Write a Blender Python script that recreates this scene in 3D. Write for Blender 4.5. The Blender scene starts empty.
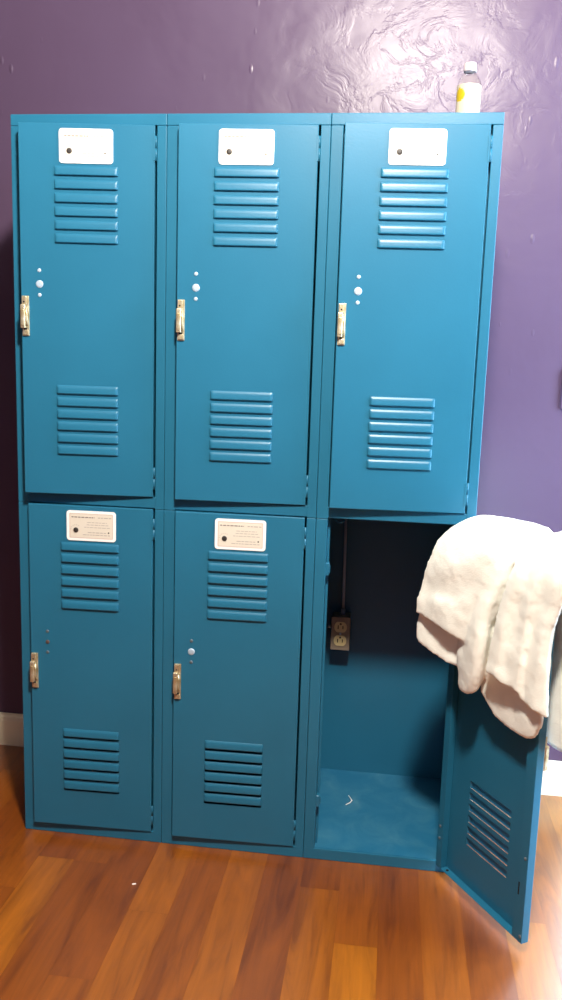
import bpy, bmesh, math, random
from mathutils import Vector, Matrix
random.seed(7)
SC = bpy.context.scene
COL = SC.collection
W, H, D = 0.305, 1.469, 0.352          # one locker column: width, height, depth
WALL_Y = 0.380
WX = 1.20                              # face of the right-hand side wall

# ------------------------------------------------------------------ helpers
def empty(name, loc=(0, 0, 0), rz=0.0):
    o = bpy.data.objects.new(name, None); COL.objects.link(o)
    o.location = loc; o.rotation_euler = (0, 0, rz); o.empty_display_size = 0.05
    return o

def tag(o, label=None, cat=None, group=None, kind=None):
    if label: o['label'] = label
    if cat: o['category'] = cat
    if group: o['group'] = group
    if kind: o['kind'] = kind
    return o

def build(name, bm, mats, parent=None, loc=None, smooth=False, rz=None):
    me = bpy.data.meshes.new(name)
    bm.normal_update()
    bm.to_mesh(me); bm.free()
    for m in (mats if isinstance(mats, (list, tuple)) else [mats]):
        me.materials.append(m)
    if smooth:
        for p in me.polygons: p.use_smooth = True
    o = bpy.data.objects.new(name, me); COL.objects.link(o)
    if parent is not None: o.parent = parent
    if loc is not None: o.location = loc
    if rz is not None: o.rotation_euler = (0, 0, rz)
    return o

def box(bm, x0, x1, y0, y1, z0, z1, bev=0.0, seg=2, mi=0):
    b = bmesh.new()
    vs = [b.verts.new((x, y, z)) for x in (x0, x1) for y in (y0, y1) for z in (z0, z1)]
    for f in ((0, 1, 3, 2), (4, 6, 7, 5), (0, 4, 5, 1), (2, 3, 7, 6), (0, 2, 6, 4), (1, 5, 7, 3)):
        b.faces.new([vs[i] for i in f])
    if bev > 0:
        bmesh.ops.bevel(b, geom=b.edges[:], offset=bev, segments=seg, affect='EDGES', profile=0.5)
    merge(bm, b, mi)

def merge(bm, b, mi=0, mat=None):
    vm = {}
    for v in b.verts:
        vm[v] = bm.verts.new(mat @ v.co if mat else v.co)
    for f in b.faces:
        try:
            nf = bm.faces.new([vm[v] for v in f.verts]); nf.material_index = mi; nf.smooth = f.smooth
        except ValueError:
            pass
    b.free()

def tube(bm, pts, r, seg=10, mi=0):
    pts = [Vector(p) for p in pts]
    rings = []
    up = Vector((0.13, 0.31, 0.94)).normalized()
    for i, p in enumerate(pts):
        t = (pts[min(i + 1, len(pts) - 1)] - pts[max(i - 1, 0)]).normalized()
        a = t.cross(up)
        if a.length < 1e-3: a = t.cross(Vector((1, 0, 0)))
        a.normalize(); b = t.cross(a)
        rr = r[i] if isinstance(r, (list, tuple)) else r
        rings.append([bm.verts.new(p + a * rr * math.cos(k * 2 * math.pi / seg) + b * rr * math.sin(k * 2 * math.pi / seg)) for k in range(seg)])
    for i in range(len(rings) - 1):
        for k in range(seg):
            f = bm.faces.new((rings[i][k], rings[i][(k + 1) % seg], rings[i + 1][(k + 1) % seg], rings[i + 1][k]))
            f.material_index = mi; f.smooth = True
    for ring, rev in ((rings[0], True), (rings[-1], False)):
        f = bm.faces.new(ring[::-1] if rev else ring); f.material_index = mi

def disc_y(bm, x, z, r, y_front, y_back, seg=20, dome=0.0, mi=0):
    """small round plug facing -y"""
    prof = [(r, y_back), (r, y_front + r * 0.12), (r * 0.86, y_front), (r * 0.45, y_front - dome)]
    rings = [[bm.verts.new((x + rr * math.cos(2 * math.pi * k / seg), yy, z + rr * math.sin(2 * math.pi * k / seg))) for k in range(seg)] for rr, yy in prof]
    for a, b in zip(rings, rings[1:]):
        for k in range(seg):
            f = bm.faces.new((a[k], b[k], b[(k + 1) % seg], a[(k + 1) % seg])); f.material_index = mi
    c = bm.verts.new((x, y_front - dome * 1.05, z))
    for k in range(seg):
        f = bm.faces.new((rings[-1][k], c, rings[-1][(k + 1) % seg])); f.material_index = mi
    bmesh.ops.recalc_face_normals(bm, faces=bm.faces[:])

def lathe(bm, prof, seg=32, mi=0, cx=0, cy=0):
    rings = [[bm.verts.new((cx + r * math.cos(2 * math.pi * k / seg), cy + r * math.sin(2 * math.pi * k / seg), z)) for k in range(seg)] for r, z in prof]
    for a, b in zip(rings, rings[1:]):
        for k in range(seg):
            f = bm.faces.new((a[k], a[(k + 1) % seg], b[(k + 1) % seg], b[k])); f.material_index = mi; f.smooth = True
    return rings

def poly_plate(bm, pts, y0, y1, mi=0):
    """extrude an outline given in x,z along y"""
    a = [bm.verts.new((x, y0, z)) for x, z in pts]; b = [bm.verts.new((x, y1, z)) for x, z in pts]
    n = len(pts)
    for f in [a, b[::-1]] + [[a[i], b[i], b[(i + 1) % n], a[(i + 1) % n]] for i in range(n)]:
        ff = bm.faces.new(f); ff.material_index = mi

def round_rect(x0, x1, z0, z1, r, n=6):
    out = []
    for cx, cz, a0 in ((x1 - r, z1 - r, 0), (x0 + r, z1 - r, 90), (x0 + r, z0 + r, 180), (x1 - r, z0 + r, 270)):
        for k in range(n + 1):
            a = math.radians(a0 + 90 * k / n); out.append((cx + r * math.cos(a), cz + r * math.sin(a)))
    return out

# ------------------------------------------------------------------ materials
def srgb(r, g, b):
    f = lambda c: (c / 255 / 12.92) if c / 255 <= 0.04045 else ((c / 255 + 0.055) / 1.055) ** 2.4
    return (f(r), f(g), f(b), 1)

def mat(name, col, rough=0.5, metal=0.0, spec=0.5, coat=0.0):
    m = bpy.data.materials.new(name); m.use_nodes = True
    b = m.node_tree.nodes['Principled BSDF']
    b.inputs['Base Color'].default_value = col
    b.inputs['Roughness'].default_value = rough
    b.inputs['Metallic'].default_value = metal
    b.inputs['Specular IOR Level'].default_value = spec
    b.inputs['Coat Weight'].default_value = coat
    return m, m.node_tree.nodes, m.node_tree.links, b

def add_noise(nt, links, scale, detail=3, rough=0.5, dist=0.0, vec=None, kind='Object', mapping=None):
    tc = nt.new('ShaderNodeTexCoord')
    n = nt.new('ShaderNodeTexNoise'); n.inputs['Scale'].default_value = scale
    n.inputs['Detail'].default_value = detail; n.inputs['Roughness'].default_value = rough
    n.inputs['Distortion'].default_value = dist
    src = vec or tc.outputs[kind]
    if mapping:
        mp = nt.new('ShaderNodeMapping'); mp.inputs['Scale'].default_value = mapping
        links.new(src, mp.inputs['Vector']); src = mp.outputs['Vector']
    links.new(src, n.inputs['Vector'])
    return n

def ramp(nt, links, src, stops):
    r = nt.new('ShaderNodeValToRGB')
    el = r.color_ramp.elements
    while len(el) < len(stops): el.new(0.5)
    for e, (p, c) in zip(el, stops): e.position = p; e.color = c
    links.new(src, r.inputs['Fac'])
    return r

def bump(nt, links, b, src, strength, dist=0.01, prev=None):
    bp = nt.new('ShaderNodeBump'); bp.inputs['Strength'].default_value = strength; bp.inputs['Distance'].default_value = dist
    links.new(src, bp.inputs['Height'])
    if prev: links.new(prev.outputs['Normal'], bp.inputs['Normal'])
    links.new(bp.outputs['Normal'], b.inputs['Normal'])
    return bp

# blue enamel paint
PAINT, nt, lk, b = mat('blue_enamel', srgb(22, 122, 163), 0.36, 0, 0.38)
n = add_noise(nt, lk, 6, 4)
r = ramp(nt, lk, n.outputs['Fac'], [(0.3, srgb(34, 104, 135)), (0.7, srgb(37, 109, 141))])
lk.new(r.outputs['Color'], b.inputs['Base Color'])
n2 = add_noise(nt, lk, 220, 2)
bump(nt, lk, b, n2.outputs['Fac'], 0.06, 0.002)
# same enamel, scuffed and dusty (inside of the open compartment)
PAINT_IN, nt, lk, b = mat('scuffed_blue_enamel', srgb(22, 118, 160), 0.38)
n = add_noise(nt, lk, 14, 6, 0.65, 0.6)
r = ramp(nt, lk, n.outputs['Fac'], [(0.42, srgb(33, 106, 143)), (0.62, srgb(51, 117, 149)), (0.78, srgb(74, 131, 157))])
lk.new(r.outputs['Color'], b.inputs['Base Color'])

BRASS, nt, lk, b = mat('worn_nickel', srgb(205, 190, 150), 0.42, 0.75)
n = add_noise(nt, lk, 90, 4)
r = ramp(nt, lk, n.outputs['Fac'], [(0.35, srgb(226, 220, 196)), (0.65, srgb(196, 176, 132))])
lk.new(r.outputs['Color'], b.inputs['Base Color'])
bump(nt, lk, b, n.outputs['Fac'], 0.3, 0.002)
CHROME = mat('bright_chrome', srgb(178, 200, 220), 0.35, 0.15)[0]
GREYPLUG = mat('dull_grey_metal', srgb(110, 125, 135), 0.5, 0.5)[0]
RUST = mat('rusty_brown', srgb(84, 66, 62), 0.8)[0]
DARK = mat('dark_hole', srgb(10, 12, 16), 0.9)[0]
WHITE = mat('white_plastic', srgb(250, 250, 248), 0.35)[0]
CREAM = mat('printed_cream', srgb(222, 216, 202), 0.4)[0]
PINKLINE = mat('printed_pink_line', srgb(190, 150, 156), 0.5)[0]
INK = mat('printed_grey_ink', srgb(138, 128, 124), 0.5)[0]
INK2 = mat('printed_pale_line', srgb(176, 168, 162), 0.5)[0]
KNOB = mat('dark_coin_slot', srgb(52, 48, 46), 0.5)[0]
TAUPE, nt, lk, b = mat('taupe_box_paint', srgb(150, 136, 120), 0.5)
IVORY = mat('ivory_plastic', srgb(232, 214, 160), 0.35)[0]
CABLE = mat('grey_conduit', srgb(160, 172, 190), 0.45)[0]

# purple glossy wall with rough patched plaster under the paint
WALLM, nt, lk, b = mat('purple_gloss_paint', srgb(129, 103, 140), 0.35, 0, 0.32)
tc = nt.new('ShaderNodeTexCoord')
big = add_noise(nt, lk, 1.6, 3, 0.5, 0.2, tc.outputs['Object'])
r = ramp(nt, lk, big.outputs['Fac'], [(0.3, srgb(82, 65, 89)), (0.7, srgb(88, 71, 96))])
lk.new(r.outputs['Color'], b.inputs['Base Color'])
patch = add_noise(nt, lk, 11, 5, 0.6, 0.9, tc.outputs['Object'])
pr = ramp(nt, lk, patch.outputs['Fac'], [(0.44, (0, 0, 0, 1)), (0.52, (0.55, 0.55, 0.55, 1)), (0.56, (0.6, 0.6, 0.6, 1)), (0.70, (1, 1, 1, 1))])
mask = add_noise(nt, lk, 2.3, 2, 0.5, 0, tc.outputs['Object'])
# the patched zone sits above the right-hand locker
grad = nt.new('ShaderNodeVectorMath'); grad.operation = 'DISTANCE'
lk.new(tc.outputs['Object'], grad.inputs[0]); grad.inputs[1].default_value = (0.33, 0.0, 1.62)
gr = nt.new('ShaderNodeMapRange'); gr.inputs['From Min'].default_value = 0.10; gr.inputs['From Max'].default_value = 0.38
gr.inputs['To Min'].default_value = 1.0; gr.inputs['To Max'].default_value = 0.04
lk.new(grad.outputs['Value'], gr.inputs['Value'])
mul = nt.new('ShaderNodeMath'); mul.operation = 'MULTIPLY'
lk.new(pr.outputs['Color'], mul.inputs[0]); lk.new(gr.outputs['Result'], mul.inputs[1])
b1 = bump(nt, lk, b, mul.outputs[0], 0.18, 0.005)
und = add_noise(nt, lk, 5, 3, 0.5, 0.3, tc.outputs['Object'])
b2 = bump(nt, lk, b, und.outputs['Fac'], 0.25, 0.02, b1)
vor = nt.new('ShaderNodeTexVoronoi'); vor.inputs['Scale'].default_value = 16
mpv = nt.new('ShaderNodeMapping'); mpv.inputs['Scale'].default_value = (1.6, 1, 0.7)
lk.new(tc.outputs['Object'], mpv.inputs['Vector']); lk.new(mpv.outputs['Vector'], vor.inputs['Vector'])
vr = ramp(nt, lk, vor.outputs['Distance'], [(0.0, (1, 1, 1, 1)), (0.13, (0, 0, 0, 1))])
mr = ramp(nt, lk, mask.outputs['Fac'], [(0.5, (0, 0, 0, 1)), (0.6, (1, 1, 1, 1))])
mul2 = nt.new('ShaderNodeMath'); mul2.operation = 'MULTIPLY'
lk.new(vr.outputs['Color'], mul2.inputs[0]); lk.new(mr.outputs['Color'], mul2.inputs[1])
bump(nt, lk, b, mul2.outputs[0], 0.5, 0.004, b2)

CEILM = mat('darkened_ceiling_paint', srgb(120, 116, 112), 0.8)[0]  # unseen ceiling, greyed down to weaken the light it bounces back
SIDEM = mat('darkened_side_wall_paint', srgb(66, 52, 72), 0.7)[0]  # unseen walls, kept dark purple so less bounced light fills the shadows
BASEM = mat('cream_baseboard_paint', srgb(248, 238, 208), 0.4)[0]

# laminate floor: colour of every strip comes from its own tint, grain from noise
FLOORM, nt, lk, b = mat('cherry_laminate', srgb(150, 80, 30), 0.42, 0, 0.4, 1.0)
b.inputs['Coat Roughness'].default_value = 0.28; b.inputs['Coat IOR'].default_value = 1.6
att = nt.new('ShaderNodeAttribute'); att.attribute_name = 'tint'
sep = nt.new('ShaderNodeSeparateColor'); lk.new(att.outputs['Color'], sep.inputs['Color'])
tc = nt.new('ShaderNodeTexCoord')
off = nt.new('ShaderNodeCombineXYZ')
mm = nt.new('ShaderNodeMath'); mm.operation = 'MULTIPLY'; mm.inputs[1].default_value = 37.0
lk.new(sep.outputs['Green'], mm.inputs[0]); lk.new(mm.outputs[0], off.inputs['Z']); lk.new(mm.outputs[0], off.inputs['Y'])
add = nt.new('ShaderNodeVectorMath'); add.operation = 'ADD'
lk.new(tc.outputs['Object'], add.inputs[0]); lk.new(off.outputs['Vector'], add.inputs[1])
g1 = add_noise(nt, lk, 1.0, 5, 0.62, 1.3, add.outputs['Vector'], mapping=(26, 3.0, 1))
g2 = add_noise(nt, lk, 1.0, 4, 0.6, 0.2, add.outputs['Vector'], mapping=(150, 6, 1))
base = ramp(nt, lk, sep.outputs['Red'], [(0.0, srgb(125, 62, 9)), (0.35, srgb(143, 76, 10)), (0.65, srgb(161, 92, 13)), (1.0, srgb(179, 111, 19))])
gr1 = ramp(nt, lk, g1.outputs['Fac'], [(0.28, (0.55, 0.47, 0.42, 1)), (0.47, (0.94, 0.92, 0.90, 1)), (0.68, (1.18, 1.18, 1.16, 1))])
gr2 = ramp(nt, lk, g2.outputs['Fac'], [(0.3, (0.88, 0.86, 0.84, 1)), (0.6, (1.03, 1.03, 1.03, 1))])
mx = nt.new('ShaderNodeMix'); mx.data_type = 'RGBA'; mx.blend_type = 'MULTIPLY'; mx.inputs['Factor'].default_value = 1
lk.new(base.outputs['Color'], mx.inputs['A']); lk.new(gr1.outputs['Color'], mx.inputs['B'])
mx2 = nt.new('ShaderNodeMix'); mx2.data_type = 'RGBA'; mx2.blend_type = 'MULTIPLY'; mx2.inputs['Factor'].default_value = 1
lk.new(mx.outputs['Result'], mx2.inputs['A']); lk.new(gr2.outputs['Color'], mx2.inputs['B'])
lk.new(mx2.outputs['Result'], b.inputs['Base Color'])
bump(nt, lk, b, g2.outputs['Fac'], 0.05, 0.001)

TOWELM, nt, lk, b = mat('white_terry', srgb(250, 252, 243), 0.95, 0, 0.1)
b.inputs['Sheen Weight'].default_value = 0.15
n = add_noise(nt, lk, 420, 2); n2 = add_noise(nt, lk, 60, 3)
b1 = bump(nt, lk, b, n.outputs['Fac'], 0.3, 0.002)
bump(nt, lk, b, n2.outputs['Fac'], 0.18, 0.005, b1)

GLASS, nt, lk, b = mat('clear_plastic', (0.97, 0.96, 0.93, 1), 0.05)
b.inputs['Transmission Weight'].default_value = 1.0; b.inputs['IOR'].default_value = 1.2
LIQUID, nt, lk, b = mat('pale_juice', srgb(250, 244, 216), 0.05)
b.inputs['Transmission Weight'].default_value = 0.85; b.inputs['IOR'].default_value = 1.33
LABELM = mat('bottle_label_paper', srgb(206, 196, 172), 0.4)[0]
YELLOW = mat('label_yellow_spot', srgb(196, 170, 30), 0.4)[0]
LILACCAP = mat('white_bottle_cap', srgb(212, 198, 202), 0.4)[0]

# ------------------------------------------------------------------ the room
DX0, DX1, DZ = 0.82, 1.14, 2.02        # bright doorway beyond the right edge of the view
bm = bmesh.new(); box(bm, -2.3, DX0, WALL_Y, WALL_Y + 0.1, 0.0, 2.5); box(bm, DX1, WX, WALL_Y, WALL_Y + 0.1, 0.0, 2.5); box(bm, DX0, DX1, WALL_Y, WALL_Y + 0.1, DZ, 2.5)
o = build('wall_back', bm, WALLM); tag(o, kind='structure')
o.data.transform(Matrix.Translation((0, -WALL_Y, 0))); o.location = (0, WALL_Y, 0)
bm = bmesh.new(); box(bm, -2.4, -2.3, -3.6, WALL_Y + 0.1, 0.0, 2.5); tag(build('wall_left', bm, SIDEM), kind='structure')
bm = bmesh.new(); box(bm, -2.4, 2.2, -3.7, -3.6, 0.0, 2.5); tag(build('wall_front', bm, SIDEM), kind='structure')
bm = bmesh.new(); box(bm, -2.4, 2.2, -3.7, WALL_Y + 0.1, 2.5, 2.6); tag(build('ceiling', bm, CEILM), kind='structure')
# right wall with a window opening that lets daylight in

WY0, WY1, WZ0, WZ1 = -0.42, 0.31, 0.04, 2.05
bm = bmesh.new()
box(bm, WX, WX + .1, -3.6, WY0, 0, 2.5); box(bm, WX, WX + .1, WY1, WALL_Y + 0.1, 0, 2.5)
box(bm, WX, WX + .1, WY0, WY1, 0, WZ0); box(bm, WX, WX + .1, WY0, WY1, WZ1, 2.5)
tag(build('wall_right', bm, SIDEM), kind='structure')
bm = bmesh.new()
for a in ((WY0, WY0 + .05, WZ0, WZ1), (WY1 - .05, WY1, WZ0, WZ1), (WY0 + .05, WY1 - .05, WZ0, WZ0 + .05), (WY0 + .05, WY1 - .05, WZ1 - .05, WZ1), ((WY0 + WY1) / 2 - .02, (WY0 + WY1) / 2 + .02, WZ0 + .05, WZ1 - .05)):
    box(bm, WX + .01, WX + .06, *a, bev=0.003)
tag(build('window_1', bm, BASEM), kind='structure')

# floor: strips laid towards the wall
SW, SX = 0.0778, 0.001
known = {   # strip -> [(end toward camera, tint)], walls to camera
    -7: [(-0.12, .30), (-0.7, .5)], -6: [(-0.20, .62), (-0.62, .45)], -5: [(-0.09, .22), (-0.75, .80)], -4: [(-0.093, .52), (-0.72, .42)],
    -3: [(-0.41, .34), (-0.9, .55)], -2: [(-0.225, .72), (-0.8, .70)], -1: [(-0.62, .52)], 0: [(-0.55, .70)],
    1: [(-0.58, .26)], 2: [(-0.098, .42), (-0.8, .72)], 3: [(-0.25, .55), (-0.85, .82)], 4: [(-0.6, .24)],
    5: [(-0.5, .58)], 6: [(-0.7, .22)], 7: [(-0.13, .5), (-0.8, .80)], 8: [(-0.4, .66)], 9: [(-0.09, .78), (-0.7, .35)]}
bm = bmesh.new()
cl = bm.loops.layers.color.new('tint')
def strip(x0, x1, y0, y1, t):
    g = 0.0003
    vs = [bm.verts.new(c) for c in ((x0 + g, y0 + g, 0), (x1 - g, y0 + g, 0), (x1 - g, y1 - g, 0), (x0 + g, y1 - g, 0))]
    f = bm.faces.new(vs); rnd = random.random()
    for l in f.loops: l[cl] = (t, rnd, 0, 1)
for k in range(-31, 29):
    x0, x1 = SX + k * SW, SX + (k + 1) * SW
    x0, x1 = max(x0, -2.4), min(x1, 2.2)
    if x1 - x0 < 0.005: continue
    y = WALL_Y + 0.1 if k not in known else WALL_Y + 0.1
    for ye, t in known.get(k, []):
        strip(x0, x1, ye, y, t); y = ye
    if k not in known: y2 = y - random.uniform(0.1, 0.5); strip(x0, x1, y2, y, random.random()); y = y2
    while y > -3.7:
        ye = max(-3.7, y - random.choice((0.32, 0.42, 0.5, 0.62)))
        strip(x0, x1, ye, y, random.choice((.2, .3, .45, .55, .65, .8))); y = ye
# dark board edges: a slab just beneath the strips
g = bmesh.new()
gb = bmesh.new(); box(gb, -2.4, 2.2, -3.7, WALL_Y + 0.1, -0.05, -0.0006)
gl = gb.loops.layers.color.new('tint')
for f in gb.faces:
    for l in f.loops: l[gl] = (0.0, 0.3, 0, 1)
me_t = bpy.data.meshes.new('tmp'); gb.to_mesh(me_t); gb.free(); bm.from_mesh(me_t); bpy.data.meshes.remove(me_t); g.free()
tag(build('floor', bm, FLOORM), kind='structure')

# baseboard along the back wall
def baseboard(name, x0, x1):
    bm = bmesh.new()
    prof = [(0, 0), (-0.013, 0), (-0.013, 0.068), (-0.010, 0.076), (-0.006, 0.080), (-0.004, 0.085), (0, 0.085)]
    a = [bm.verts.new((x0, WALL_Y + y, z)) for y, z in prof]; b_ = [bm.verts.new((x1, WALL_Y + y, z)) for y, z in prof]
    for i in range(len(prof) - 1): bm.faces.new((a[i], a[i + 1], b_[i + 1], b_[i]))
    bm.faces.new(a[::-1]); bm.faces.new(b_)
    return tag(build(name, bm, BASEM), kind='structure')
baseboard('baseboard_back', -2.3, DX0 - 0.055)
bm = bmesh.new()
box(bm, DX0 - 0.055, DX0, WALL_Y - 0.016, WALL_Y, 0, DZ + 0.05, 0.002); box(bm, DX1, DX1 + 0.055, WALL_Y - 0.016, WALL_Y, 0, DZ + 0.05, 0.002)
box(bm, DX0, DX1, WALL_Y - 0.016, WALL_Y, DZ, DZ + 0.05, 0.002)
tag(build('door_1', bm, BASEM), kind='structure')

# ------------------------------------------------------------------ locker door
DW, DH, FL = 0.259, 0.699, 0.016        # door width, height, flange depth
LX0, LX1 = -0.1912, -0.0712             # louvre field (x from the hinge)
VENTS = (0.6232, 0.2155)                  # top of each set above the door's bottom edge
PITCH = (0.0245, 0.0237)
VENT_T = [[v - i * p for i in range(6)] for v, p in zip(VENTS, PITCH)]
LH = 0.0160

def door_mesh():
    """pressed pan: chamfered front sheet with louvre openings, flange on all sides, inner lips"""
    bm = bmesh.new()
    x0, x1, c = -DW, -0.0015, 0.0013
    zs = sorted({c, DH - c} | {z for s in VENT_T for t in s for z in (t, t - LH)})
    xs = [x0 + c, LX0, LX1, x1 - c]
    holes = {(round(t - LH, 5)) for s in VENT_T for t in s}
    for y, flip in ((0.0, False), (0.0010, True)):
        V = {}
        def v(x, z):
            k = (round(x, 5), round(z, 5))
            if k not in V: V[k] = bm.verts.new((x, y, z))
            return V[k]
        for i in range(3):
            for j in range(len(zs) - 1):
                if i == 1 and round(zs[j], 5) in holes: continue
                q = [v(xs[i], zs[j]), v(xs[i + 1], zs[j]), v(xs[i + 1], zs[j + 1]), v(xs[i], zs[j + 1])]
                bm.faces.new(q[::-1] if flip else q)
    loops = []
    for inset, y in ((c, 0), (0.0004, 0.0004), (0, 0.0014), (0, FL), (0.0010, FL), (0.0010, 0.0010)):
        loops.append([bm.verts.new((x, y, z)) for x, z in ((x0 + inset, inset), (x1 - inset, inset), (x1 - inset, DH - inset), (x0 + inset, DH - inset))])
    for a, b_ in zip(loops, loops[1:]):
        for k in range(4): bm.faces.new((a[k], b_[k], b_[(k + 1) % 4], a[(k + 1) % 4]))
    # lips on the inside: latch channel and hinge lip
    box(bm, x0 + 0.0012, x0 + 0.025, 0.0145, FL, 0.0018, DH - 0.0018, 0.0005, 1)
    box(bm, x0 + 0.0242, x0 + 0.025, 0.002, FL, 0.0018, DH - 0.0018)
    box(bm, x1 - 0.016, x1 - 0.0012, 0.0145, FL, 0.0018, DH - 0.0018, 0.0005, 1)
    box(bm, x1 - 0.0165, x1 - 0.016, 0.002, FL, 0.0018, DH - 0.0018)
    return bm

def vent_mesh(s):
    """six pressed hoods, open underneath"""
    bm = bmesh.new()
    nx, h = 22, 0.0052
    L = LX1 - LX0
    us = [0, .004, .012, .022, .034, .05] ; us = us + [0.5] + [1 - u for u in us[::-1]]
    prof = [(0.0, 0.0), (0.0010, 0.0004), (0.0026, 0.0015), (0.0046, 0.0023), (0.0080, 0.0027), (0.0120, 0.0031), (0.0144, 0.0033), (0.0155, 0.0032), (0.0161, 0.0026)]
    for t in VENT_T[s]:
        rows = []
        for d, o in prof:
            row = []
            for u in us:
                e = min(u, 1 - u) * L
                k = min(1.0, e / 0.0055); k = math.sqrt(max(0, 1 - (1 - k) ** 2))
                row.append(bm.verts.new((LX0 + u * L, -o * k, t - d - (1 - k) * 0.0003)))
            rows.append(row)
        for a, b_ in zip(rows, rows[1:]):
            for i in range(len(us) - 1):
                bm.faces.new((a[i], b_[i], b_[i + 1], a[i + 1]))
    bmesh.ops.recalc_face_normals(bm, faces=bm.faces[:])
    f0 = bm.faces[0] if False else None
    bmesh.ops.solidify(bm, geom=bm.faces[:], thickness=0.0007)
    for f in bm.faces: f.smooth = True
    return bm

def hinge_mesh():
    bm = bmesh.new()
    for z0, z1 in ((-0.022, 0.0), (0.0, 0.022)):
        tube(bm, [(0.0006, 0.0006, z0), (0.0006, 0.0006, z1)], 0.0019, 12)
    box(bm, -0.0048, 0.0004, -0.0006, 0.0006, -0.022, 0.022, 0.0003, 1)
    return bm

def latch_mesh(hue=0):
    """lift latch: back plate, pivoting bar with a hasp eye"""
    bm = bmesh.new()
    box(bm, 0.0015, 0.0155, -0.0022, -0.0001, -0.038, 0.038, 0.0008, 2)
    # upper tab with hole
    box(bm, 0.0022, 0.0115, -0.0065, -0.0020, 0.020, 0.0375, 0.0012, 2)
    # lift bar, slightly turned, with a rolled side
    box(bm, 0.0005, 0.0100, -0.0110, -0.0020, -0.0235, 0.0215, 0.0018, 3)
    tube(bm, [(0.0118, -0.0058, -0.020), (0.0120, -0.0072, -0.010), (0.0120, -0.0078, 0.004), (0.0116, -0.0060, 0.016)], [0.0016, 0.0024, 0.0026, 0.0014], 8)
    box(bm, 0.0030, 0.0085, -0.0128, -0.0105, -0.019, 0.012, 0.0009, 2)
    box(bm, 0.0040, 0.0140, -0.0050, -0.0020, -0.0362, -0.0265, 0.0010, 2)
    disc_y(bm, 0.0068, 0.0265, 0.0016, -0.0069, -0.0060, 12, mi=1)
    box(bm, 0.0055, 0.0115, -0.0054, -0.0040, -0.0262, -0.0235, mi=1)
    return bm

def plug_mesh(r):
    bm = bmesh.new(); disc_y(bm, 0, 0, r, -0.0010, 0.0004, 20, 0.0002); return bm

def plate_mesh(seed):
    """white rounded instruction plate, origin in the centre; 107 x 65 mm"""
    rnd = random.Random(seed)
    bm = bmesh.new()
    w, h = 0.1015, 0.0615
    poly_plate(bm, round_rect(-w / 2, w / 2, -h / 2, h / 2, 0.006), -0.0014, -0.0001, 0)
    iw, ih = w - 0.011, h - 0.010
    poly_plate(bm, round_rect(-iw / 2, iw / 2, -ih / 2, ih / 2, 0.0025), -0.00155, -0.0012, 1)
    def bar(x0, x1, z, t, mi):
        box(bm, -w / 2 + x0 * w, -w / 2 + x1 * w, -0.00172, -0.0015, h / 2 - z * h - t / 2, h / 2 - z * h + t / 2, mi=mi)
    def thin(x0, x1, z0, z1):   # border lines
        poly_plate(bm, [(x0, z0), (x1, z0), (x1, z1), (x0, z1)], -0.00165, -0.0015, 2)
    e = 0.0005; bx, bz = iw / 2 - 0.001, ih / 2 - 0.001
    thin(-bx, bx, bz - e, bz); thin(-bx, bx, -bz, -bz + e); thin(-bx, -bx + e, -bz, bz); thin(bx - e, bx, -bz, bz)
    def words(x0, x1, z, t, mi):
        x = x0
        while x < x1 - 0.01:
            ww = rnd.uniform(0.03, 0.085); bar(x, min(x1, x + ww), z, t, mi); x += ww + 0.016
    words(0.10, 0.57, 0.215, 0.0022, 3); words(0.64, 0.91, 0.215, 0.0018, 4)
    for x0, x1, z in ((0.42, 0.82, 0.38), (0.41, 0.85, 0.46), (0.36, 0.88, 0.545)): words(x0, x1, z, 0.0012, 4)
    words(0.43, 0.80, 0.715, 0.0015, 4); words(0.33, 0.90, 0.795, 0.0014, 4)
    # small curved arrow above the dark spot
    cx, cz = -w / 2 + 0.19 * w, h / 2 - 0.645 * h
    for k in range(6):
        a = math.radians(60 + k * 22); rr = 0.0105
        box(bm, cx + rr * math.cos(a) - 0.0007, cx + rr * math.cos(a) + 0.0007, -0.0017, -0.0015, cz + rr * math.sin(a) - 0.0007, cz + rr * math.sin(a) + 0.0007, mi=4)
    disc_y(bm, cx, cz, 0.0052, -0.0030, -0.0012, 22, 0.0004, mi=5)
    disc_y(bm, -w / 2 + 0.855 * w, h / 2 - 0.70 * h, 0.0016, -0.0022, -0.0012, 12, mi=5)
    return bm
PLATE_MATS = [WHITE, CREAM, PINKLINE, INK, INK2, KNOB]

ME = {}
def shared(name, mesh_fn, mats, smooth=False):
    if name not in ME:
        o = build(name, mesh_fn(), mats, smooth=smooth); ME[name] = o.data; bpy.data.objects.remove(o)
    return ME[name]
def put(name, me, parent, loc=(0, 0, 0), rot=(0, 0, 0)):
    o = bpy.data.objects.new(name, me); COL.objects.link(o); o.parent = parent; o.location = loc; o.rotation_euler = rot
    return o

shared('door', door_mesh, PAINT); shared('vent_a', lambda: vent_mesh(0), PAINT); shared('vent_b', lambda: vent_mesh(1), PAINT)
shared('hinge', hinge_mesh, PAINT); shared('latch', latch_mesh, [BRASS, DARK])
shared('plug_big', lambda: plug_mesh(0.0073), CHROME, True); shared('plug_small', lambda: plug_mesh(0.0036), CHROME, True)
shared('plug_small_grey', lambda: plug_mesh(0.0034), GREYPLUG, True); shared('plug_rust', lambda: plug_mesh(0.0042), RUST, True)
shared('plate', lambda: plate_mesh(3), PLATE_MATS)

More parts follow.
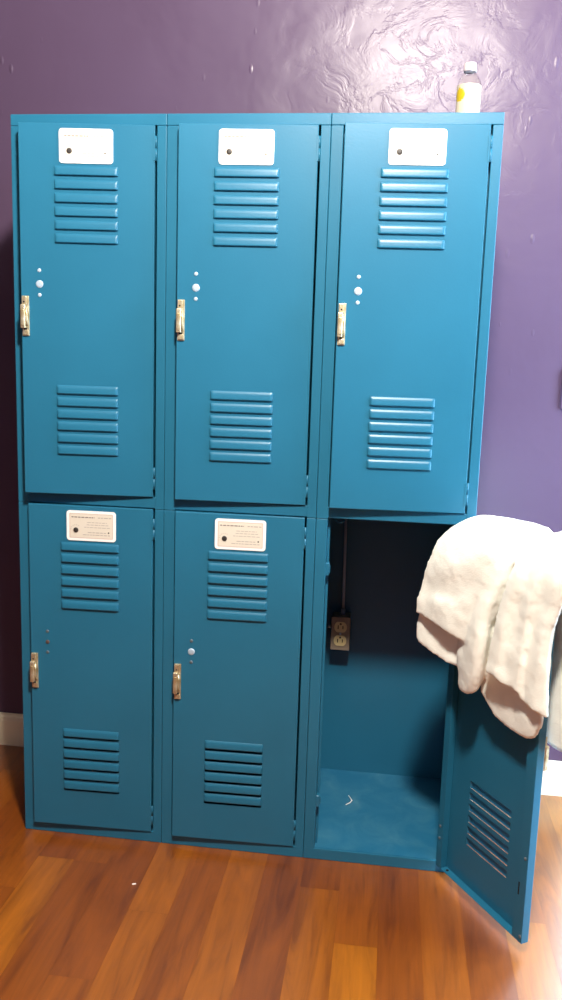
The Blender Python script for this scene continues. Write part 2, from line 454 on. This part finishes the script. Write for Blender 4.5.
def make_door(root, hx, z0, ang, plugs='chrome', plate_dz=0.0, plate_dx=0.0, has_plate=True, vb=0.0):
    d = put('door', ME['door'], root, (hx, -0.003, z0), (0, 0, ang))
    put('louvre_vent', ME['vent_a'], d, (0, 0, 0)); put('louvre_vent', ME['vent_b'], d, (0, 0, vb))
    put('hinge', ME['hinge'], d, (0, 0, DH - 0.041)); put('hinge', ME['hinge'], d, (0, 0, 0.037))
    l = put('latch', ME['latch'], d, (-DW + 0.0005, 0, 0.346)); l['label'] = 'worn brass and nickel lift latch'
    px = -DW + 0.0365
    if plugs == 'chrome':
        put('plug', ME['plug_small'], d, (px, 0, 0.432)); put('plug', ME['plug_big'], d, (px, 0, 0.4065)); put('plug', ME['plug_small'], d, (px, 0, 0.386))
    elif plugs == 'mixed':
        put('plug', ME['plug_small_grey'], d, (px, 0, 0.434)); put('plug', ME['plug_big'], d, (px, 0, 0.411)); put('plug', ME['plug_small_grey'], d, (px, 0, 0.389))
    else:
        put('plug', ME['plug_small_grey'], d, (px, 0, 0.432)); q = put('plug', ME['plug_rust'], d, (px, 0, 0.409)); q['label'] = 'rusty brown empty hole'
        put('plug', ME['plug_small_grey'], d, (px, 0, 0.387))
    if has_plate:
        p = put('instruction_plate', ME['plate'], d, (-0.1275 + plate_dx, 0, 0.6590 + plate_dz)); p['label'] = 'white instruction plate with rounded corners and a dark round spot'
    return d

# ------------------------------------------------------------------ locker column
SL, SR = 0.0225, 0.0185      # stile widths left / right
Z_MID0, Z_MID1, Z_TOP, Z_BOT = 0.7260, 0.7480, 1.4490, 0.0245
def body_mesh():
    bm = bmesh.new(); h = W / 2 - 0.0004; t = 0.0022
    box(bm, -h, -h + t, 0.004, D, 0, H - 0.0005); box(bm, h - t, h, 0.004, D, 0, H - 0.0005)
    box(bm, -h + t, h - t, D - t, D, 0, H - 0.0005)
    box(bm, -h, h, 0.0005, D, H - 0.0025, H, 0.0008, 2)
    box(bm, -h + t, h - t, 0.004, D - t, Z_BOT - 0.002, Z_BOT + 0.0005, mi=1)
    box(bm, -h + t, h - t, 0.004, D - t, 0.7340, 0.7362)
    return bm
def frame_mesh(top_joint=True):
    bm = bmesh.new(); h = W / 2 - 0.0003; dp = 0.022; bv = 0.0012
    jn = Z_TOP - 0.001
    # stiles in two lengths, butted at the middle rail
    for a, b_ in ((Z_BOT - 0.0015, Z_MID0 - 0.0025), (Z_MID0 - 0.002, jn)):
        box(bm, -h, -W / 2 + SL, 0, dp, a, b_, bv, 2); box(bm, W / 2 - SR, h, 0, dp, a, b_, bv, 2)
    box(bm, -h, h, 0, dp, jn + 0.0003, H - 0.0003, bv, 2)
    box(bm, -W / 2 + SL - 0.001, W / 2 - SR + 0.001, 0.0004, dp, Z_MID0, Z_MID1, bv, 2)
    box(bm, -h, h, 0, dp, 0.0, Z_BOT - 0.0002, bv, 2)
    # inner return of the stiles (door stop)
    for x0, x1 in ((-W / 2 + SL, -W / 2 + SL + 0.0045), (W / 2 - SR - 0.0010, W / 2 - SR)):
        box(bm, x0, x1, 0.020, 0.0215, Z_BOT, Z_TOP)
    return bm
shared('cabinet_body', body_mesh, [PAINT, PAINT_IN]); shared('face_frame', frame_mesh, PAINT)

HX = W / 2 - (W - 0.2845)     # hinge axis, from the column's middle
def column(xc, label, angs, lower_open=False, low_plugs='mixed', pdx=(0, 0), pdz=(0, 0), vbl=0.0):
    root = empty('locker', (xc, 0, 0))
    tag(root, label, 'locker', 'blue double-tier locker columns')
    put('cabinet_body', ME['cabinet_body'], root); put('face_frame', ME['face_frame'], root)
    make_door(root, HX, 0.7490, angs[0], plate_dx=pdx[0], plate_dz=pdz[0])
    make_door(root, HX, 0.0250, angs[1], plugs=low_plugs, plate_dx=pdx[1], plate_dz=pdz[1], vb=vbl)
    return root
R = math.radians
c1 = column(-W, 'leftmost of the three blue locker columns, brown empty hole in its lower door', (R(5.2), R(1.8)), low_plugs='rust', vbl=0.005, pdx=(-.003, 0.000), pdz=(0, 0.0))
c2 = column(0, 'middle blue metal locker column standing between the two others, both doors shut', (R(2.9), R(1.6)), low_plugs='mixed', vbl=0.0065, pdx=(-.005, 0))
c3 = column(W, 'blue metal locker column whose lower door hangs open under a white towel', (R(3.6), R(122.5)), pdx=(-.001, 0))

# fittings of the open compartment (parts of the right-hand column)
def strike_mesh():
    bm = bmesh.new(); box(bm, -0.002, 0.0065, 0.003, 0.018, -0.013, 0.013, 0.002, 3)
    box(bm, 0.0045, 0.0085, 0.006, 0.010, -0.007, 0.009, 0.0012, 2); return bm
shared('strike', strike_mesh, PAINT)
for z in (0.622, 0.128): put('latch_strike', ME['strike'], c3, (-W / 2 + SL, 0, z))
bm = bmesh.new()
pts = [(-0.002, 0, 0.020), (0.0, 0, 0.012)] + [(0.012 + 0.012 * math.cos(a), -0.004, 0.004 - 0.013 * math.sin(a) * 1.2) for a in [R(180 - 15 * k) * 1 for k in range(0, 11)]]
pts = [(x, y, z) for x, y, z in pts]
tube(bm, pts, 0.0016, 8); box(bm, -0.006, 0.006, -0.004, 0.004, 0.018, 0.0236, 0.001, 1)
put('coat_hook', build('coat_hook', bm, PAINT).data, c3, (-0.123, 0.10, 0.7104))
for o in [o for o in bpy.data.objects if o.name == 'coat_hook' and o.parent is None]: bpy.data.objects.remove(o)

# inside fittings of the open door: rivets and the slot of the latch channel
od = [o for o in c3.children if o.name.startswith('door')][-1]
def rivet_mesh(r=0.0032):
    bm = bmesh.new()
    rings = lathe(bm, [(r, 0), (r * .9, 0.0007), (r * .5, 0.0013)], 14); bm.faces.new(rings[-1])
    bmesh.ops.rotate(bm, verts=bm.verts[:], cent=(0, 0, 0), matrix=Matrix.Rotation(-math.pi / 2, 3, 'X'))
    return bm
shared('rivet', rivet_mesh, GREYPLUG)
for x, z in ((-0.008, 0.088), (-0.008, 0.062), (-0.2515, 0.16), (-0.2545, 0.012), (-0.008, 0.612), (-0.008, 0.638)):
    put('rivet', ME['rivet'], od, (x, FL, z))
bm = bmesh.new(); box(bm, -0.0016, 0.0016, -0.0005, 0.0004, -0.012, 0.012, 0.0002, 1)
put('latch_slot', build('latch_slot', bm, DARK).data, od, (-0.2415, FL, 0.098))
for o in [o for o in bpy.data.objects if o.name == 'latch_slot' and o.parent is None]: bpy.data.objects.remove(o)
bm = bmesh.new()
for x in (-0.015, -0.030): 
    tube(bm, [(x, 0.008, 0.0001), (x, 0.008, 0.0014)], 0.0028, 10)
put('flange_hole', build('flange_hole', bm, DARK).data, od, (0, 0, 0.0008))
for o in [o for o in bpy.data.objects if o.name == 'flange_hole' and o.parent is None]: bpy.data.objects.remove(o)

# ------------------------------------------------------------------ outlet on the back panel of the open compartment
BY = D - 0.0022
ox, oz = 0.1950, 0.3925
ot = empty('electrical_outlet', (ox, BY, oz))
tag(ot, 'taupe outlet box with two ivory receptacles on a thin conduit inside the open locker', 'outlet')
bm = bmesh.new(); box(bm, -0.0215, 0.0215, -0.045, 0, -0.0395, 0.0395, 0.003, 3); build('junction_box', bm, TAUPE, ot)
bm = bmesh.new(); box(bm, -0.0222, 0.0222, -0.0475, -0.0452, -0.0405, 0.0405, 0.0015, 2)
build('cover_plate', bm, TAUPE, ot)
def recept():
    bm = bmesh.new()
    pts = []
    for k in range(28):
        a = 2 * math.pi * k / 28
        pts.append((0.0150 * math.cos(a), max(-0.0125, min(0.0125, 0.0150 * math.sin(a)))))
    poly_plate(bm, pts, -0.0020, 0.0006, 0)
    box(bm, -0.0066, -0.0046, -0.0023, -0.0018, -0.0045, 0.0045, mi=1); box(bm, 0.0046, 0.0066, -0.0023, -0.0018, -0.0038, 0.0038, mi=1)
    disc_y(bm, 0, 0.0080, 0.0024, -0.0022, -0.0018, 10, mi=1)
    return bm
shared('receptacle', recept, [IVORY, DARK])
for z in (0.0165, -0.0165): 
    q = put('receptacle', ME['receptacle'], ot, (0, -0.0478, z)); q['label'] = 'ivory receptacle'
bm = bmesh.new(); disc_y(bm, 0, 0, 0.0026, -0.0490, -0.0470, 10); build('cover_screw', bm, CHROME, ot)
bm = bmesh.new()
tube(bm, [(0.003, -0.020, 0.039), (0.003, -0.020, 0.053)], 0.0055, 12); tube(bm, [(0.003, -0.020, 0.054), (0.001, -0.020, 0.20), (-0.002, -0.021, 0.3408)], 0.0034, 10)
build('conduit', bm, CABLE, ot)
bm = bmesh.new(); tube(bm, [(-0.0213, -0.028, 0.010), (-0.027, -0.028, 0.010), (-0.031, -0.028, 0.010)], [0.0035, 0.0035, 0.0024], 10)
q = build('side_bolt', bm, WHITE, ot); q['label'] = 'small white bolt head'

# white scrap of thread on the compartment floor
bm = bmesh.new()
zf = Z_BOT + 0.0005
tube(bm, [(-0.004, 0.022, 0.0012), (0.001, 0.010, 0.0016), (0.005, 0.000, 0.0014), (0.001, -0.010, 0.0012), (-0.008, -0.021, 0.0012)], [0.0009, 0.0011, 0.0014, 0.0012, 0.0008], 6)
o = build('thread_scrap', bm, WHITE, loc=(0.2385, 0.205, zf)); tag(o, 'tiny bent white scrap of thread on the floor of the open locker', 'scrap')
# white speck of paper on the laminate
bm = bmesh.new(); box(bm, -0.0040, 0.0040, -0.0016, 0.0016, 0.0, 0.0016, 0.0005, 1)
o = build('paper_scrap', bm, WHITE, loc=(-0.1666, -0.1486, 0.0), rz=0.35); tag(o, 'tiny white paper scrap on the wooden floor in front of the left locker', 'scrap')

# ------------------------------------------------------------------ bottle on top of the right column
bt = empty('bottle', (0.4090, 0.25, H))
tag(bt, 'small clear drink bottle with white cap and yellow spotted label on top of lockers', 'bottle')
bm = bmesh.new()
outer = [(0.0, 0.0010), (0.018, 0.0), (0.0225, 0.002), (0.024, 0.006), (0.024, 0.114), (0.0235, 0.120), (0.0215, 0.127), (0.0175, 0.134), (0.0135, 0.139), (0.0115, 0.1415), (0.0113, 0.147)]
inner = [(r - 0.0009, z + 0.0006) for r, z in outer[::-1]]; inner[-1] = (0.0, 0.0022)
lathe(bm, [(max(r, 0.0002), z) for r, z in outer + inner], 40)
bmesh.ops.remove_doubles(bm, verts=bm.verts[:], dist=0.00005)
bmesh.ops.recalc_face_normals(bm, faces=bm.faces[:])
build('bottle_body', bm, GLASS, bt, smooth=True)
bm = bmesh.new()
rings = lathe(bm, [(0.0118, 0.143), (0.0128, 0.1432), (0.0130, 0.147), (0.0130, 0.1575), (0.0122, 0.1595), (0.009, 0.160)], 32); bm.faces.new(rings[-1]); bm.faces.new(rings[0][::-1])
build('cap', bm, LILACCAP, bt)
bm = bmesh.new()
seg = 96; R0 = 0.0243
za, zb = 0.022, 0.116
nz = 32
grid = [[bm.verts.new((R0 * math.cos(R(-215 + 300 * k / seg)), R0 * math.sin(R(-215 + 300 * k / seg)), za + (zb - za) * j / nz)) for k in range(seg + 1)] for j in range(nz + 1)]
for j in range(nz):
    for k in range(seg):
        f = bm.faces.new((grid[j][k], grid[j][k + 1], grid[j + 1][k + 1], grid[j + 1][k])); f.smooth = True
        ang = -215 + 300 * (k + .5) / seg; zz = za + (zb - za) * (j + .5) / nz
        if ((ang + 143) / 30) ** 2 + ((zz - 0.096) / 0.013) ** 2 < 1: f.material_index = 1
build('bottle_label', bm, [LABELM, YELLOW], bt)

# painted-over plate on the wall at the right
bm = bmesh.new(); box(bm, -0.036, 0.036, -0.008, 0, -0.045, 0.045, 0.003, 3)
o = build('wall_plate', bm, WALLM, loc=(0.7005, WALL_Y, 0.980)); tag(o, 'purple painted-over plate on the wall right of the lockers at photo edge', 'wall plate')

# ------------------------------------------------------------------ towel over the open door
TH = R(122.5)
hinge = Vector((W + HX, -0.003, 0))
dv = Vector((-math.cos(TH), -math.sin(TH), 0)); nv = Vector((-math.sin(TH), math.cos(TH), 0))
def tw(s, n, z): return hinge + dv * s + nv * n + Vector((0, 0, z))
def cr(p0, p1, p2, p3, t):
    return [0.5 * (2 * b_ + (c - a) * t + (2 * a - 5 * b_ + 4 * c - d) * t * t + (3 * b_ - a - 3 * c + d) * t ** 3) for a, b_, c, d in zip(p0, p1, p2, p3)]
def spline(P, m):
    out = []
    for i in range(len(P) - 1):
        a = P[max(i - 1, 0)]; d = P[min(i + 2, len(P) - 1)]
        for k in range(m): out.append(cr(a, P[i], P[i + 1], d, k / m))
    out.append(list(P[-1])); return out
from mathutils import noise as mn
def sheet(bm, rows, m=7, thick=0.010, amp=0.004, freq=22, seed=0):
    R1 = [spline(r_, m) for r_ in rows]
    cols = list(zip(*R1)); G = [spline([list(p) for p in c], m) for c in cols]      # G[col][row]
    nC, nR = len(G), len(G[0])
    b_ = bmesh.new(); V = []
    for i in range(nC):
        cv = []
        for j in range(nR):
            s, n_, z = G[i][j]
            a = mn.noise(Vector((s * freq, z * freq * 0.55, seed * 7.3))) * amp
            a2 = mn.noise(Vector((s * freq * 2.6, z * freq * 1.1, seed * 3.1 + 5))) * amp * 0.45
            q = tw(s, n_, z) + nv * (a + a2) + dv * mn.noise(Vector((z * 14, s * 9, seed))) * amp
            cv.append(b_.verts.new(q))
        V.append(cv)
    for i in range(nC - 1):
        for j in range(nR - 1): b_.faces.new((V[i][j], V[i + 1][j], V[i + 1][j + 1], V[i][j + 1]))
    bmesh.ops.recalc_face_normals(b_, faces=b_.faces[:])
    g_ = bmesh.ops.solidify(b_, geom=b_.faces[:], thickness=thick)
    merge(bm, b_)
bm = bmesh.new()
# sheet lying directly on the door edge, lower hems front and back (outer side hangs lowest)
sheet(bm, [
 [(.120, .036, .447), (.148, .034, .425), (.178, .032, .408), (.222, .031, .404), (.258, .032, .412), (.278, .036, .450)],
 [(.110, .038, .56), (.140, .038, .56), (.178, .038, .56), (.215, .038, .56), (.250, .036, .56), (.285, .034, .56)],
 [(.10, .034, .70), (.13, .034, .70), (.17, .034, .705), (.21, .034, .70), (.25, .034, .70), (.29, .032, .70)],
 [(.06, .012, .731), (.10, .012, .732), (.15, .012, .733), (.20, .012, .734), (.25, .012, .735), (.298, .012, .737)],
 [(.06, -.018, .722), (.10, -.020, .724), (.15, -.020, .725), (.20, -.020, .725), (.25, -.022, .725), (.305, -.022, .727)],
 [(.07, -.028, .60), (.11, -.028, .60), (.15, -.03, .60), (.20, -.032, .60), (.25, -.034, .60), (.310, -.034, .60)],
 [(.08, -.030, .40), (.12, -.032, .395), (.16, -.034, .39), (.21, -.036, .385), (.26, -.040, .383), (.312, -.040, .385)]], seed=1, amp=.003)
# right-hand upper fold
sheet(bm, [
 [(0.163, 0.064, 0.502), (0.185, 0.063, 0.499), (0.201, 0.058, 0.493), (0.238, 0.054, 0.488), (0.245, 0.048, 0.474), (0.275, 0.049, 0.470), (0.300, 0.041, 0.465)],
 [(0.168, 0.063, 0.551), (0.196, 0.065, 0.561), (0.210, 0.054, 0.559), (0.243, 0.056, 0.563), (0.246, 0.047, 0.560), (0.275, 0.049, 0.567), (0.291, 0.042, 0.573)],
 [(0.178, 0.059, 0.617), (0.207, 0.063, 0.629), (0.220, 0.053, 0.632), (0.251, 0.055, 0.638), (0.259, 0.046, 0.639), (0.285, 0.047, 0.644), (0.305, 0.039, 0.649)],
 [(0.197, 0.052, 0.691), (0.223, 0.055, 0.705), (0.241, 0.048, 0.712), (0.265, 0.049, 0.716), (0.277, 0.043, 0.717), (0.301, 0.043, 0.719), (0.323, 0.035, 0.721)],
 [(.195, .012, .750), (.222, .012, .753), (.245, .012, .760), (.265, .012, .769), (.285, .010, .775), (.305, .008, .781), (.330, .006, .782)],
 [(.195, -.022, .735), (.22, -.024, .737), (.25, -.026, .748), (.27, -.028, .757), (.29, -.028, .764), (.31, -.028, .770), (.332, -.030, .770)],
 [(.195, -.040, .62), (.22, -.042, .62), (.25, -.044, .62), (.27, -.046, .62), (.29, -.046, .62), (.315, -.048, .62), (.338, -.048, .62)],
 [(.195, -.044, .39), (.22, -.046, .378), (.25, -.048, .374), (.27, -.05, .374), (.29, -.050, .376), (.315, -.054, .378), (.340, -.054, .380)]], seed=2, amp=.003)
# under layer on the left
sheet(bm, [
 [(-0.012, 0.087, 0.503), (0.010, 0.081, 0.495), (0.036, 0.074, 0.487), (0.062, 0.067, 0.482), (0.093, 0.058, 0.482)],
 [(-0.015, 0.084, 0.553), (0.007, 0.078, 0.549), (0.033, 0.071, 0.545), (0.058, 0.064, 0.540), (0.089, 0.055, 0.534)],
 [(.015, .062, .67), (.04, .060, .67), (.07, .055, .67), (.10, .050, .67), (.14, .042, .67)],
 [(.035, .022, .734), (.06, .022, .736), (.09, .022, .738), (.12, .02, .738), (.15, .018, .738)],
 [(.035, -.012, .730), (.06, -.018, .730), (.09, -.02, .730), (.12, -.02, .730), (.15, -.02, .730)]], seed=3, amp=.003)
# big left bulge with a soft crease across it
sheet(bm, [
 [(-0.008, 0.098, 0.561), (0.038, 0.093, 0.556), (0.076, 0.087, 0.548), (0.103, 0.077, 0.541), (0.136, 0.058, 0.538)],
 [(-0.007, 0.096, 0.586), (0.044, 0.092, 0.595), (0.087, 0.084, 0.600), (0.125, 0.073, 0.607), (0.170, 0.050, 0.610)],
 [(-0.004, 0.093, 0.607), (0.046, 0.086, 0.619), (0.094, 0.078, 0.628), (0.145, 0.070, 0.641), (0.186, 0.044, 0.653)],
 [(0.003, 0.089, 0.647), (0.057, 0.088, 0.664), (0.109, 0.080, 0.679), (0.159, 0.068, 0.690), (0.191, 0.043, 0.686)],
 [(0.012, 0.083, 0.683), (0.063, 0.080, 0.702), (0.112, 0.072, 0.716), (0.164, 0.060, 0.728), (0.201, 0.034, 0.722)],
 [(0.016, 0.070, 0.712), (0.052, 0.066, 0.732), (0.089, 0.057, 0.744), (0.143, 0.042, 0.752), (0.194, 0.020, 0.749)],
 [(.026, .036, .738), (.058, .034, .755), (.100, .028, .763), (.155, .020, .765), (.205, .004, .764)],
 [(.036, .006, .738), (.066, .006, .755), (.110, .004, .762), (.165, .000, .766), (.215, -.008, .764)],
 [(.054, -.016, .722), (.084, -.026, .722), (.125, -.030, .725), (.180, -.032, .73), (.232, -.034, .735)]], seed=4, amp=.003, thick=.012)
# hanging roll in the middle
sheet(bm, [
 [(0.093, 0.060, 0.442), (0.116, 0.066, 0.442), (0.132, 0.065, 0.446), (0.141, 0.059, 0.452), (0.135, 0.046, 0.460)],
 [(0.090, 0.061, 0.458), (0.121, 0.070, 0.471), (0.141, 0.070, 0.479), (0.148, 0.060, 0.480), (0.140, 0.043, 0.478)],
 [(0.083, 0.063, 0.514), (0.121, 0.072, 0.528), (0.149, 0.072, 0.537), (0.159, 0.061, 0.543), (0.149, 0.040, 0.541)],
 [(0.087, 0.064, 0.572), (0.125, 0.071, 0.588), (0.155, 0.072, 0.601), (0.166, 0.062, 0.606), (0.158, 0.040, 0.605)],
 [(0.100, 0.060, 0.631), (0.135, 0.066, 0.645), (0.163, 0.066, 0.656), (0.179, 0.056, 0.659), (0.179, 0.036, 0.654)],
 [(0.120, 0.054, 0.691), (0.146, 0.057, 0.704), (0.171, 0.054, 0.713), (0.190, 0.045, 0.714), (0.198, 0.029, 0.707)],
 [(.140, .030, .738), (.164, .028, .744), (.187, .024, .748), (.206, .018, .748), (.220, .008, .744)]], seed=5, amp=.0025, thick=.014)
tw_o = build('towel', bm, TOWELM, smooth=True)
tag(tw_o, 'white terry towel bunched in thick folds over the top of the open locker door', 'towel')
md = tw_o.modifiers.new('fuse', 'REMESH'); md.mode = 'VOXEL'; md.voxel_size = 0.0038; md.use_smooth_shade = True
md = tw_o.modifiers.new('soften', 'SMOOTH'); md.factor = 0.5; md.iterations = 5
tx = bpy.data.textures.new('terry_lumps', 'CLOUDS'); tx.noise_scale = 0.04; tx.noise_depth = 2
md = tw_o.modifiers.new('lumps', 'DISPLACE'); md.texture = tx; md.strength = 0.0035; md.mid_level = 0.5; md.texture_coords = 'LOCAL'

# ------------------------------------------------------------------ light
def area(name, loc, target, size, power, col, shape='DISK', size_y=None):
    l = bpy.data.lights.new(name, 'AREA'); l.shape = shape; l.size = size
    if size_y: l.size_y = size_y
    l.energy = power; l.color = col
    o = bpy.data.objects.new(name, l); COL.objects.link(o); o.location = loc
    o.rotation_euler = (Vector(target) - Vector(loc)).to_track_quat('-Z', 'Y').to_euler()
    return o
pl = bpy.data.lights.new('ceiling_lamp', 'POINT'); pl.energy = 235; pl.color = (1.0, 0.91, 0.80); pl.shadow_soft_size = 0.085
po = bpy.data.objects.new('ceiling_lamp', pl); COL.objects.link(po); po.location = (0.32, -1.16, 2.14)
# bright overcast sky outside, seen through the side window and the doorway; portals only guide the sampling
for nm, loc, tgt, sx, sz in (('window_portal', (WX + .085, (WY0 + WY1) / 2, (WZ0 + WZ1) / 2), (0, (WY0 + WY1) / 2, (WZ0 + WZ1) / 2), WY1 - WY0, WZ1 - WZ0),
                             ('doorway_portal', ((DX0 + DX1) / 2, WALL_Y + 0.09, DZ / 2), ((DX0 + DX1) / 2, 0, DZ / 2), DX1 - DX0, DZ)):
    area(nm, loc, tgt, sx, 1.0, (1, 1, 1), 'RECTANGLE', sz).data.cycles.is_portal = True
w = bpy.data.worlds.new('world'); SC.world = w; w.use_nodes = True
bg = w.node_tree.nodes['Background']; bg.inputs['Color'].default_value = (0.58, 0.81, 1.0, 1); bg.inputs['Strength'].default_value = 19.0

# ------------------------------------------------------------------ camera
CX, CYAW, CPIT, CROLL, FPX = (0.28714, -1.62074, 1.03398), -0.12576, -0.16823, 0.03147, 847.81
cy, sy = math.cos(CYAW), math.sin(CYAW)
fw = Vector((sy * math.cos(CPIT), cy * math.cos(CPIT), math.sin(CPIT)))
rt = Vector((cy, -sy, 0)); up = rt.cross(fw)
r_ = rt * math.cos(CROLL) + up * math.sin(CROLL); u_ = -rt * math.sin(CROLL) + up * math.cos(CROLL)
cd = bpy.data.cameras.new('camera'); cam = bpy.data.objects.new('camera', cd); COL.objects.link(cam)
M = Matrix((r_, u_, -fw)).transposed().to_4x4(); M.translation = Vector(CX); cam.matrix_world = M
cd.sensor_fit = 'VERTICAL'; cd.sensor_height = 36; cd.lens = 36 * FPX / 1000; cd.clip_start = 0.05
SC.camera = cam
SC.view_settings.view_transform = 'Standard'; SC.view_settings.look = 'None'; SC.view_settings.gamma = 1
SC.view_settings.exposure = 0.0; SC.view_settings.use_curve_mapping = False
SC.cycles.use_denoising = True
SC.cycles.max_bounces = 8
